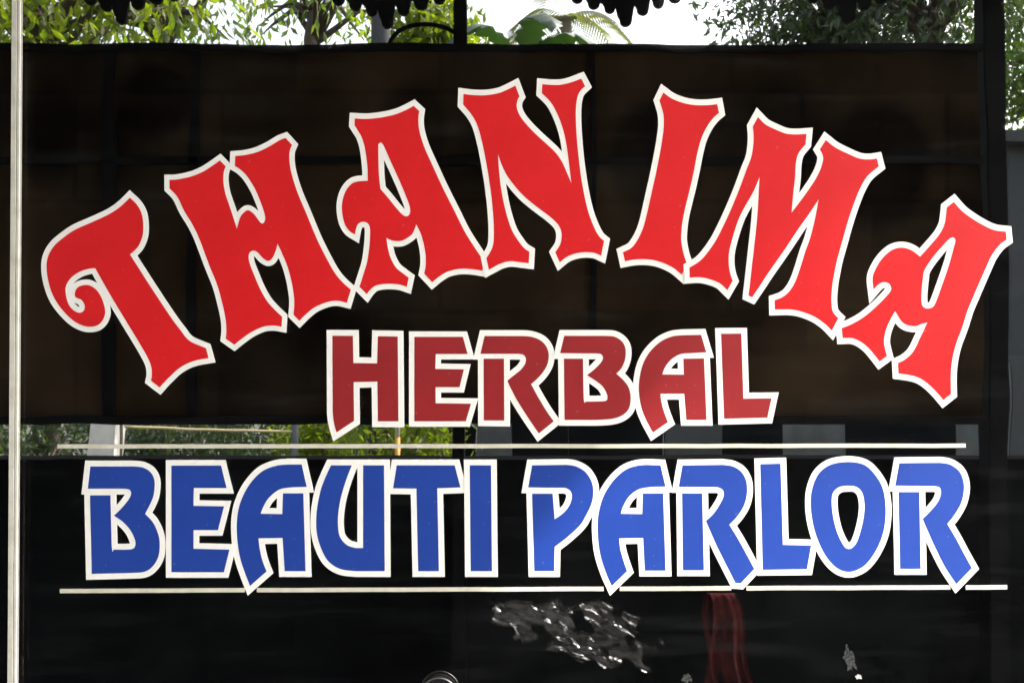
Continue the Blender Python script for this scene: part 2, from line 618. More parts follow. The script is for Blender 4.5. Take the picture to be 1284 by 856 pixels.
def sheet_solid(name, ov, faces, h, thick, origin, m, parent):
    """flat sheet lying on the glass: front at y=-h, sides of the given thickness"""
    used = sorted({i for f in faces for i in f})
    idx = {i: k for k, i in enumerate(used)}
    vs = [on_glass(ov[i][0], -ov[i][1], h) - origin for i in used]
    bm = bmesh.new()
    bv = [bm.verts.new(v) for v in vs]
    for f in faces:
        q = [bv[idx[i]] for i in f]
        try:
            bf = bm.faces.new(q)
        except ValueError:
            continue
        bf.normal_update()
        if bf.normal.y > 0:
            bf.normal_flip()
    # sides
    edges = [e for e in bm.edges if len(e.link_faces) == 1]
    r = bmesh.ops.extrude_edge_only(bm, edges=edges)
    for v in [g for g in r['geom'] if isinstance(g, bmesh.types.BMVert)]:
        v.co.y += thick
    return bm_obj(name, bm, m, parent)

def letter(tile, outers, holes, w, fill, label, group, layer):
    ox, oy, sc = tile
    flip = lambda pts: [(x, -y) for x, y in pts]
    O = [flip(smooth_path(parse(t, ox, oy, sc))) for t in outers]
    H = [flip(smooth_path(parse(t, ox, oy, sc))) for t in holes]
    xs = [p[0] for o in O for p in o]
    ys = [p[1] for o in O for p in o]
    base = on_glass(sum(xs) / len(xs), -min(ys), 0)
    root = thing('vinyl_letter', label, 'letter', base, group)
    h = .00045 + .0004 * layer
    ov, fs = outline_tris(O, H, w)
    sheet_solid('outline', ov, fs, h, .00025, base, 'white_vinyl', root)
    ov, fs = fill_tris(O, H)
    sheet_solid('face', ov, fs, h + .00016, .00012, base, fill, root)
    return root

GR = 'letters of the red arched word'
GM = 'letters of the small maroon word'
GB = 'letters of the blue lines'
W1 = 6.9
letter((40, 300, 4), ["""491,-208! 525,-175 548,-135 557,-90 558,-40 550,0 530,40 492,76! 600,245 700,395 750,462 775,495 805,517 872,545!
 886,595! 830,605 780,622 730,652 690,690 665,715 641,742! 597,708! 602,675 595,625 560,555 500,455 430,340 370,238 318,145!
 290,147 245,160 205,185 180,215 168,250 175,300 190,335 215,360 242,368 262,355 265,330 250,305 235,297 218,288 216,268 226,245 250,232 285,230
 320,250 345,285 362,330 367,370 355,405 330,430 295,438 255,432 205,405 150,350 110,290 85,220 74,150 80,90 110,35 160,-10 220,-50 300,-85 380,-122 440,-160"""],
 [], W1, 'red_vinyl', 'red white-edged letter T with a curled arm opening the arched word', GR, 0)
letter((190, 150, 4), ["""90,302! 130,300 200,285 260,260 300,235 343,205! 372,235! 362,265 360,310 370,370 390,430 410,490 428,548! 445,490 465,465 485,455
 510,470 530,495 548,518 562,518 570,500 568,475 550,420 520,350 480,285 445,250 418,233! 420,183! 470,178 530,163 590,135 640,105 672,92! 705,128!
 693,160 692,210 702,270 730,360 780,480 830,600 880,700 920,770 960,817 1000,852! 980,918! 930,908 880,915 820,940 775,975 742,1008! 712,978!
 716,930 714,880 700,800 680,730 655,670 632,622! 622,660 605,695 585,708 560,695 535,668 515,657 495,663 487,685 492,720 515,780 545,850 580,910 615,950 655,988!
 652,1038! 610,1032 560,1038 500,1065 450,1100 415,1128! 372,1098! 376,1060 372,1000 355,920 330,830 290,730 240,598 205,525 165,460 130,388 90,345!"""],
 [], W1 - .4, 'red_vinyl', 'red white-edged letter H leaning beside the curled T', GR, 1)
letter((400, 110, 4), ["""180,155! 240,157 310,150 380,135 430,115 475,92! 503,118! 498,160 503,215 525,290 560,370 620,500 680,620 730,720 780,800 825,866! 820,918!
 770,910 710,908 650,920 605,945 568,975! 528,932! 535,890 535,840 525,780 510,730 488,685! 470,730 440,755 410,768 370,767 338,753! 345,800 358,850 385,900 420,930 450,952!
 440,998! 400,986 340,983 285,992 255,1015 240,1035! 203,998! 225,930 240,880 250,820 256,750 255,700 240,677 215,673 195,685 185,710 180,736! 150,715 125,670 115,600 125,540 150,495 185,472 245,467!
 243,400 232,310 215,250 195,215 178,188!"""],
 ["297,283! 318,281 360,370 410,480 445,565 457,605 455,632 440,645 418,636 385,600 345,550 308,508! 301,440 298,360"],
 W1, 'red_vinyl', 'red white-edged letter A with a hooked foot between H and N', GR, 0)
letter((560, 80, 4), ["""85,152! 140,158 200,158 260,148 305,130 345,110! 366,165! 355,185 352,220 370,265 410,315 460,365 510,410 550,450 580,495 605,550 626,600!
 618,530 608,450 595,370 575,300 550,240 520,190 478,148! 480,103! 530,107 580,105 630,92 675,75! 695,113! 665,145 652,190 648,250 650,330 657,420 668,520 685,630 710,740 740,820 765,865 790,888!
 775,962! 740,948 690,945 640,953 600,970 568,995! 545,945! 570,905 577,860 570,825 550,795 510,760 450,715 390,665 340,610 300,555 275,500 258,453! 262,520 270,600 285,690 305,770 330,840 365,895 390,925 415,942!
 412,1000! 370,995 320,990 270,1002 235,1020 212,1032! 200,975! 230,920 237,860 236,790 228,690 215,590 200,500 180,400 155,310 125,255 83,205!"""],
 [], W1, 'red_vinyl', 'red white-edged letter N at the crown of the arched word', GR, 1)
letter((760, 90, 4), ["""287,105! 330,135 390,158 450,168 510,168 558,163! 566,207! 540,230 510,270 480,330 460,400 440,500 420,590 400,670 385,740 378,800 377,850 388,910 405,962! 380,1018!
 340,985 290,960 240,945 190,940 140,942 95,950! 85,905! 130,880 165,830 190,770 210,690 230,600 250,510 268,420 282,340 290,270 287,210 268,145!"""],
 [], W1 + .4, 'red_vinyl', 'red white-edged letter I, a single slanting stroke beside N', GR, 0)
letter((850, 130, 4), ["""402,68! 440,105 490,130 540,150 590,155 645,152! 640,205! 605,250 592,300 588,370 580,440 570,547! 610,495 650,440 690,380 715,330 728,285 727,258 712,230! 742,183!
 790,220 850,250 910,275 960,280 998,275! 1008,315! 950,365 912,430 880,510 850,600 825,690 800,780 785,850 775,910 770,980 775,1035 790,1060 805,1075! 772,1137!
 740,1105 690,1070 630,1045 570,1032 487,1032! 486,985! 525,970 560,940 590,890 615,820 640,740 665,670 690,570 706,480! 660,550 600,635 530,740 460,840 400,930 373,970! 355,962!
 360,920 370,830 385,700 400,550 410,368! 380,440 340,510 305,580 275,670 258,740 255,800 262,850 275,888! 248,935! 210,900 160,880 110,870 60,872! 58,822! 120,780 185,695 232,605 273,515 310,425 343,335 368,270 378,210 380,160 376,115!"""],
 [], W1 + .4, 'red_vinyl', 'red white-edged letter M with spiked inner strokes beside the last A', GR, 1)
letter((963, 235, 4), ["""932,73! 975,120 1030,160 1090,195 1140,215 1193,222! 1197,262! 1160,290 1120,345 1090,410 1055,490 1025,560 1000,620 975,700 945,780 925,860 917,940 918,1035! 880,1065!
 850,1030 810,990 760,955 710,940 655,932! 652,880! 690,860 730,820 765,750 800,676! 770,685 740,695 700,690 670,670 638,620! 610,670 590,720 582,770 588,810 597,845! 560,872!
 535,840 500,800 460,770 420,755 375,755! 370,705! 420,685 480,650 540,600 590,550 615,520 618,500 605,480 575,475 550,490 530,512! 525,460 535,420 570,360 620,315 670,302 720,315 763,347! 810,295 860,235 885,185 893,140 897,100!"""],
 ["917,253 940,262 930,310 905,400 870,500 840,580 820,603 790,605 772,585 770,530 778,450 785,415 820,360 870,300"],
 W1 + .6, 'red_vinyl', 'red white-edged letter A closing the arched word after M', GR, 0)

W2 = 7.3
t15, t16, t17 = (400, 390, 5.35), (580, 400, 5.35), (780, 400, 5.35)
letter(t15, ["90,165! 228,165! 230,347! 390,350! 395,168! 528,170! 533,738! 395,738! 392,472! 232,475! 235,735! 118,812! 103,760 93,690 92,600!"], [], W2,
 'maroon_vinyl', 'maroon white-edged letter H with a slashed foot opening the small word', GM, 0)
letter(t15, ["640,172! 965,172! 997,287! 783,287! 780,387! 972,390! 943,509! 782,509! 782,617! 1020,620! 985,738! 640,738!"], [], W2 - .5,
 'maroon_vinyl', 'maroon white-edged letter E in the small word', GM, 1)
letter(t16, ["148,113! 400,113! 460,118 520,140 560,180 578,235 570,300 540,355 500,400 460,435! 500,510 560,610 612,685! 512,765! 440,660 370,550 325,465 300,412! 340,380 390,340 420,300 425,265 410,240 380,232! 120,232!",
  "142,265! 278,265! 280,680! 143,678!"], [], W2, 'maroon_vinyl', 'maroon white-edged letter R in the small word', GM, 0)
letter(t16, ["682,112! 960,112! 1020,118 1070,150 1093,200 1090,270 1065,330 1032,365! 1080,410 1115,460 1128,530 1115,600 1070,645 1000,668 900,675! 685,675! 680,265! 808,265! 813,535 828,552! 950,550 972,530 968,500 940,450 890,410 835,375! 880,340 925,295 943,260 930,235 900,230! 655,228!"],
  [], W2, 'maroon_vinyl', 'maroon white-edged letter B in the small word', GM, 1)
letter(t17, ["530,105! 565,222! 460,228 390,235 330,270 290,320 270,370! 415,372! 412,265! 550,262! 567,675! 432,675! 418,500! 258,500! 265,560 285,630 308,690! 208,760! 165,680 130,590 113,480 120,380 145,290 190,215 260,150 340,115 420,107!"],
  [], W2, 'maroon_vinyl', 'maroon white-edged letter A in the small word', GM, 0)
letter(t17, ["665,98! 800,97! 814,533! 1003,530! 975,660! 685,667!"], [], W2, 'maroon_vinyl', 'maroon white-edged letter L closing the small word', GM, 1)

K = 1284 / 273
W3 = 7.3
t18, t19, t20, t21, t22 = (90, 560, K), (280, 565, K), (460, 565, K), (730, 565, K), (970, 565, K)
letter(t18, ["110,115! 365,115! 420,122 465,150 488,200 485,270 470,320 432,395! 475,440 505,500 518,560 512,640 480,700 430,735 350,742! 118,748! 108,285! 228,285! 236,590 247,605! 350,603 375,580 372,545 345,490 300,440 248,405! 290,365 335,310 350,275 340,252 310,246! 95,246!"],
  [], W3, 'blue_vinyl', 'blue white-edged letter B at the start of the blue wording', GB, 0)
letter(t18, ["588,110! 880,110! 913,242! 720,242! 718,347! 898,350! 862,490! 718,490! 718,600! 930,605! 897,738! 588,738!"],
  [], W3 - .3, 'blue_vinyl', 'blue white-edged letter E in the first blue word', GB, 1)
letter(t19, ["462,80! 492,212! 400,215 330,228 270,275 238,325 220,370! 348,372! 352,250! 472,250! 485,708! 362,708! 350,512! 207,515! 215,580 232,650 255,710! 158,795! 125,710 95,610 80,480 85,370 110,280 160,190 230,120 310,88 380,80!"],
  [], W3, 'blue_vinyl', 'blue white-edged letter A between E and U', GB, 0)
letter(t19, ["635,85! 758,85! 725,170 695,270 678,370 677,450 690,510 730,555 780,572! 825,572! 825,85! 948,85! 952,708! 780,708! 690,695 620,650 575,570 550,470 552,350 575,230 605,150"],
  [], W3, 'blue_vinyl', 'blue white-edged letter U in the first blue word', GB, 1)
letter(t20, ["177,85! 518,85! 552,215! 415,220! 425,708! 303,708! 293,222! 155,220!"], [], W3, 'blue_vinyl', 'blue white-edged letter T between U and I', GB, 0)
letter(t20, ["607,85! 732,85! 738,708! 613,708!"], [], W3, 'blue_vinyl', 'blue white-edged letter I closing the first blue word', GB, 1)
letter(t20, ["975,85! 1180,82! 1235,92 1290,125 1325,180 1336,240 1325,310 1290,385 1255,440 1180,510 1108,565! 1105,708! 988,708! 975,252! 1095,252! 1108,402! 1160,365 1195,320 1210,270 1200,235 1172,217! 952,215!"],
  [], W3, 'blue_vinyl', 'blue white-edged letter P opening the second blue word', GB, 0)
letter(t21, ["462,85! 492,210! 400,213 330,228 275,270 240,330 228,370! 355,372! 358,250! 478,250! 492,705! 370,705! 360,512! 218,515! 225,580 245,650 265,708! 175,795! 140,715 105,600 92,470 98,370 125,270 180,180 250,115 320,88 380,82!"],
  [], W3, 'blue_vinyl', 'blue white-edged letter A between P and R', GB, 1)
letter(t21, ["592,85! 830,82! 890,92 940,125 968,180 972,250 955,320 915,385 868,435! 920,520 970,610 1015,695! 935,780! 905,778! 860,690 800,570 755,470 730,412! 775,370 815,310 835,265 830,230 800,213! 570,212!",
  "590,250! 708,250! 718,703! 595,703!"], [], W3, 'blue_vinyl', 'blue white-edged letter R between A and L', GB, 0)
letter(t22, ["-78,78! 41,75! 55,553! 222,557! 197,697! -63,700!"], [], W3, 'blue_vinyl', 'blue white-edged letter L beside the O', GB, 1)
letter(t22, ["440,65 530,80 590,130 640,210 660,310 658,420 635,520 590,610 530,680 450,712 375,690 310,620 260,520 230,410 220,300 232,210 270,130 340,80"],
  ["440,205 490,212 525,250 538,330 525,430 495,530 465,570 440,577 415,560 375,480 350,380 343,290 355,240 390,212"],
  W3, 'blue_vinyl', 'blue white-edged round letter O between L and R', GB, 0)
letter(t22, ["742,72! 980,70! 1040,80 1095,120 1120,180 1122,240 1105,310 1065,380 1025,430! 1075,515 1120,600 1170,690! 1078,785! 1010,680 950,560 905,460 880,400! 925,355 970,300 988,250 980,215 950,207! 718,205!",
  "738,242! 860,242! 868,695! 747,695!"], [], W3, 'blue_vinyl', 'blue white-edged letter R closing the second blue word after O', GB, 1)

def stripe(segs, label):
    polys = [[(x, -y) for x, y in p] for p in segs]
    ov, fs = fill_tris(polys, [])
    base = on_glass(polys[0][0][0], -polys[0][0][1], 0)
    o = sheet_solid('vinyl_stripe', ov, fs, .0003, .0002, base, 'cream_vinyl', None)
    o.location = base
    tag(o, label, 'stripe')
def bar_poly(x0, y0, x1, y1, t):
    n = max(2, int((x1 - x0) / 40))
    up, dn = [], []
    for i in range(n + 1):
        f = i / n
        x, y = x0 + (x1 - x0) * f, y0 + (y1 - y0) * f
        j = random.uniform(-.25, .25)
        up.append((x, y - t / 2 + j)); dn.append((x, y + t / 2 + j))
    return up + dn[::-1]
stripe([bar_poly(72, 559.5, 1211, 558.5, 5.2)], 'thin cream stripe between the maroon word and the blue words')
stripe([bar_poly(75, 740.5, 307, 739.6, 5.4), bar_poly(322, 739.5, 757, 737.8, 5.4), bar_poly(777, 737.7, 917, 737, 5.4), bar_poly(936, 737, 1192, 736, 5.4), bar_poly(1211, 736, 1263, 735.6, 5.4)],
       'thin cream stripe under the blue words, crossed by letter tails')

# marks stuck to the glass
def blot(name, u, v, ru, rv, rot, m, label, cat, seed, h=.0005):
    rnd = random.Random(seed)
    n = 26
    pts = []
    for k in range(n):
        a = 2 * math.pi * k / n
        r = .8 + .18 * math.sin(5 * a + seed) + rnd.uniform(-.28, .2)
        x, y = math.cos(a) * ru * r, math.sin(a) * rv * r
        pts.append((u + x * math.cos(rot) - y * math.sin(rot), -(v + x * math.sin(rot) + y * math.cos(rot))))
    ov, fs = fill_tris([pts], [])
    base = on_glass(u, v, 0)
    o = sheet_solid(name, ov, fs, h, .0004, base, m, None)
    o.location = base
    return tag(o, label, cat)
blot('tape_residue', 1066, 826, 9, 19, -.25, 'residue', 'torn grey scrap of tape residue on the glass below the letter O', 'residue', 3)
blot('paint_fleck', 1076.5, 848, 5, 3.4, .1, 'residue_white', 'small white paint fleck on the glass under the grey tape scrap', 'paint fleck', 5)
blot('tape_residue', 861, 850, 8, 8, .3, 'residue', 'small grey scrap of tape residue on the glass beside the red cloth', 'residue', 8)
blot('paint_fleck', 704, 814, .1 + 2, 2, 0, 'residue', 'tiny grey fleck on the glass in the crumpled plastic', 'paint fleck', 11)
# round handle ring at the bottom edge of the picture
rc = on_glass(550, 874, .012)
rv, rf = [], []
seg, sub = 48, 10
for i in range(seg):
    a = 2 * math.pi * i / seg
    for j in range(sub):
        b = 2 * math.pi * j / sub
        rr = .0232 + .0008 * math.cos(b)
        rv.append((math.cos(a) * rr, .0008 * math.sin(b) , math.sin(a) * rr))
for i in range(seg):
    for j in range(sub):
        rf.append((i * sub + j, i * sub + (j + 1) % sub, ((i + 1) % seg) * sub + (j + 1) % sub, ((i + 1) % seg) * sub + j))
lock = thing('door_lock', 'round metal lock ring on the glass below the blue letter T', 'lock', rc)
mesh_obj('ring', rv, rf, 'steel', lock, True)
bm = bmesh.new()
bmesh.ops.create_cone(bm, cap_ends=True, segments=40, radius1=.0222, radius2=.0215, depth=.011, matrix=Matrix.Translation((0, .0055, 0)) @ Matrix.Rotation(R(90), 4, 'X'))
bm_obj('barrel', bm, 'black_paint', lock)

# remains of a peeled clear film, crumpled, on the outside of the glass
def film():
    rnd = np.random.RandomState(4)
    u0, u1, v0, v1 = 606, 838, 744, 846
    nx, nz = 120, 60
    X, Z = np.meshgrid(np.linspace(0, 1, nx), np.linspace(0, 1, nz))
    H = np.zeros((nz, nx))
    for k in range(420):                              # random folds
        an = rnd.normal(R(122), R(26))
        c = rnd.uniform(-1.0, 2.0)
        dd = (X * 2.3 * math.cos(an) + Z * math.sin(an)) - c
        H += np.abs(dd) * rnd.uniform(-1, 1) * np.exp(-(dd / .075) ** 2)
    H = (H - H.min()) / (H.max() - H.min())
    G = np.zeros((nz, nx))
    for k in range(90):
        gx, gz, gr = rnd.uniform(0, 1), rnd.uniform(0, 1), rnd.uniform(.015, .05)
        G += rnd.choice([-1, 1]) * np.exp(-(((X - gx) * 1.6) ** 2 + (Z - gz) ** 2) / gr ** 2 / 2)
    base = on_glass(u0, v1, 0)
    vs, fs = [], []
    for j in range(nz):
        for i in range(nx):
            u = u0 + (u1 - u0) * X[j, i]
            v = v0 + (v1 - v0) * Z[j, i]
            vs.append(on_glass(u, v, .0012 + .010 * H[j, i]) - base)
    for j in range(nz - 1):
        for i in range(nx - 1):
            f, q = i / nx, j / nz
            top = .10 + .10 * math.sin(f * 9) * f + .42 * max(0, f - .45)
            bot = .42 + .70 * f + .04 * math.sin(f * 40)
            em = min(f, 1 - f, q, 1 - q) * 5
            gap = G[j, i] > -.30 + .55 * min(1, em)
            if not gap and q > top - .06 and q < min(bot, .97 + .02 * math.sin(f * 60)) and f < .97 - .25 * max(0, .6 - q):
                k = j * nx + i
                fs.append((k, k + 1, k + nx + 1, k + nx))
    o = mesh_obj('peeled_film', vs, fs, 'clear_plastic')
    o.location = base
    tag(o, 'crumpled remains of clear film glinting on the glass under the stripe', 'film')
film()

# ------------------------------------------------------------------ veranda: roof, posts, valance, parapet, signboard
S_SIGN = 4.0
SY = -(CAM.y + S_SIGN)                 # y of the signboard plane
roof = thing('veranda_roof', 'sloping veranda roof over the shop front', 'roof', (0, 0, 3.0))
RX0, RX1 = -5.0, 2.60
def slab(name, x0, x1, y0, z0, y1, z1, t, m, parent):
    vs = []
    for x in (x0, x1):
        for (y, z) in ((y0, z0), (y1, z1)):
            for k in (0, t):
                vs.append(Vector((x, y, z + k)) - parent.location)
    fs = [(0, 2, 6, 4), (1, 5, 7, 3), (0, 1, 3, 2), (4, 6, 7, 5), (0, 4, 5, 1), (2, 3, 7, 6)]
    mesh_obj(name, vs, fs, m, parent)
slab('ceiling_lining', RX0, RX1, 0.0, 4.40, SY - .25, 3.34, .02, 'ceiling_board', roof)
slab('tin_covering', RX0 - .1, RX1 + .02, .15, 4.50, SY - .45, 3.32, .03, 'roof_tin', roof)
for k in range(9):
    x = RX0 + .2 + k * (RX1 - RX0 - .4) / 8
    slab('rafter', x - .03, x + .03, -.02, 4.31, SY - .2, 3.27, .08, 'black_paint', roof)

post_g = 'posts along the veranda edge'
def post(u0, u1, label, s=S_SIGN + .02):
    a, b = street(u0, 400, s), street(u1, 400, s)
    w = b.x - a.x
    x = (a.x + b.x) / 2
    p = thing('veranda_post', label, 'post', (x, a.y, 0), post_g)
    box('shaft', (x - w / 2, a.y - w / 2, .05), (x + w / 2, a.y + w / 2, 3.30), 'black_paint', p, .004)
    box('base_block', (x - w, a.y - w, 0), (x + w, a.y + w, .05), 'dark_plaster', p, .004)
    return p
post(567, 584, 'slim black veranda post behind the middle of the signboard', S_SIGN + .09)
post(1231, 1256, 'stout black veranda post at the end of the signboard', S_SIGN + .06)
post(-420, -395, 'black veranda post at the far end of the signboard', S_SIGN + .06)

# arched iron brackets at the top of the middle post
pb = thing('arch_bracket', 'curved black iron bracket beside the middle veranda post', 'bracket', street(540, 60, S_SIGN + .09))
c = street(535, 62, S_SIGN + .09)
tube('arc', [Vector((c.x + math.cos(a) * .16, c.y, c.z + math.sin(a) * .105)) - pb.location for a in np.linspace(0, math.pi, 20)], .010, 'black_paint', pb)
tube('tie_rod', [Vector((c.x - .2, c.y, c.z - .012)) - pb.location, Vector((c.x + .16, c.y, c.z - .012)) - pb.location], .008, 'black_paint', pb)

# carved valance boards hanging from the eave: period about a metre, tongues longest in the middle
val = thing('eave_valance', 'black carved valance with hanging tongues along the eave', 'valance', street(642, 0, S_SIGN - .1))
ppx = (S_SIGN - .1) / FPX
def valance_panel(uc, drop, half, seed):
    rnd = random.Random(seed)
    zt = street(uc, -60, S_SIGN - .1).z
    y = street(uc, 0, S_SIGN - .1).y
    pitch = 21.0
    n = int(half / pitch)
    bot = []
    for k in range(-n, n + 1):
        u = uc + k * pitch
        L = max(drop - 7.6 * abs(k) - (5 if k else 0), -4) + (4 if k == 0 else 0) + rnd.uniform(-1.5, 1.5)
        hw = 7.6
        notch = L - 14
        bot.append((u - pitch / 2, notch))
        bot.append((u - hw, notch + 5))
        for a in np.linspace(math.pi, 2 * math.pi, 7):
            bot.append((u + hw * math.cos(a), L - hw - hw * math.sin(a) * .95))
        bot.append((u + hw, notch + 5))
    bot.append((uc + n * pitch + pitch / 2, L - 14))
    poly = [(u, -v) for u, v in bot] + [(bot[-1][0], 78), (bot[0][0], 78)]
    ov, fs = fill_tris([poly], [])
    bm = bmesh.new()
    bv = [bm.verts.new(street(p[0], -p[1], S_SIGN - .1) - val.location) for p in ov]
    for f in fs:
        try:
            bm.faces.new([bv[i] for i in f])
        except ValueError:
            pass
    bm.normal_update()
    r = bmesh.ops.extrude_face_region(bm, geom=list(bm.faces))
    for v in [g for g in r['geom'] if isinstance(g, bmesh.types.BMVert)]:
        v.co.y += .018
    bmesh.ops.recalc_face_normals(bm, faces=bm.faces)
    bm_obj('valance_board', bm, 'black_paint', val)
for k, (uc, dr) in enumerate(((-180, 28), (155, 29), (487, 36), (785, 33), (1062, 27), (1312, 10))):
    valance_panel(uc, dr, (164 if uc < 600 else 146 if uc < 1200 else 90), k)

# dark parapet along the veranda edge, and the signboard above it
par = thing('parapet_wall', 'low dark parapet along the veranda edge below the signboard', 'wall', (0, SY - .2, 0))
pz = street(642, 575, S_SIGN + .14).z
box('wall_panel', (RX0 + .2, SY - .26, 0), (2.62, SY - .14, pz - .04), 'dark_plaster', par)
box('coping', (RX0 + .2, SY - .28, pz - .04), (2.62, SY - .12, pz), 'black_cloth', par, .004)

tl, br = street(-330, 60, S_SIGN), street(1231, 530, S_SIGN)
sg = thing('signboard', 'large framed flex signboard hung on the veranda posts, its back facing the shop', 'signboard', (0, SY, br.z))
box('printed_sheet', (tl.x, SY - .006, br.z), (br.x, SY - .003, tl.z), 'flex_sheet', sg)
def rail(u0, v0, u1, v1, name, d=.028):
    a, b = street(u0, v0, S_SIGN), street(u1, v1, S_SIGN)
    box(name, (min(a.x, b.x), SY - .002, min(a.z, b.z)), (max(a.x, b.x), SY + d, max(a.z, b.z)), 'black_paint', sg)
rail(-330, 58, 1231, 66, 'top_rail')
rail(-330, 197, 1231, 206, 'middle_rail', .014)
rail(-330, 521, 1231, 531, 'bottom_rail')
for u, w in ((-200, 5), (139, 6), (243, 4), (742, 3.5)):
    rail(u - w, 67, u + w, 520, 'stile', .014)

# towel stand with a maroon cloth, a step behind the camera
SS = 2.75
top = street(905, 745, SS)
st = thing('towel_stand', 'low black towel stand on the veranda floor', 'stand', (top.x, top.y, 0))
tube('pole', [(0, 0, .02), (0, 0, top.z - .012)], .009, 'black_cloth', st)
tube('foot_plate', [(0, 0, .0005), (0, 0, .018), (0, 0, .02)], [.13, .125, .03], 'black_cloth', st, 28)
tube('crossbar', [(-.034, 0, top.z - .012), (.034, 0, top.z - .012)], .009, 'black_cloth', st)
vs, fs = [], []
nz, nx = 40, 40
for j in range(nz):
    g = j / (nz - 1) * 2 - 1                     # -1 back hem, 0 over the bar, 1 front hem
    L = .40
    for i in range(nx):
        f = i / (nx - 1) - .5
        sp = .032 + .062 * min(1, abs(g) * 1.2)
        fold = (.014 * math.sin(f * 11 + g * 2.5) + .008 * math.sin(f * 23 + 1 - g * 2)) * min(1, abs(g) * 2)
        yy = (.013 + .01 * abs(g)) * (1 if g > 0 else -1) if abs(g) > .05 else .013 * g / .05
        zz = -max(0, abs(g) - .04) * L - .03 * f * abs(g)
        vs.append((f * sp * 1.6 + .045 * abs(g) ** 1.5 + .010 * math.sin(g * 9) + .012 * math.sin(g * 3 + f * 2), yy + fold, top.z + zz + .002))
for j in range(nz - 1):
    for i in range(nx - 1):
        q = j * nx + i
        fs.append((q, q + 1, q + nx + 1, q + nx))
cl = mesh_obj('draped_cloth', vs, fs, 'maroon_cloth', None, True)
cl.location = (top.x, top.y, 0)
tag(cl, 'maroon cloth draped in folds over the towel stand', 'cloth')

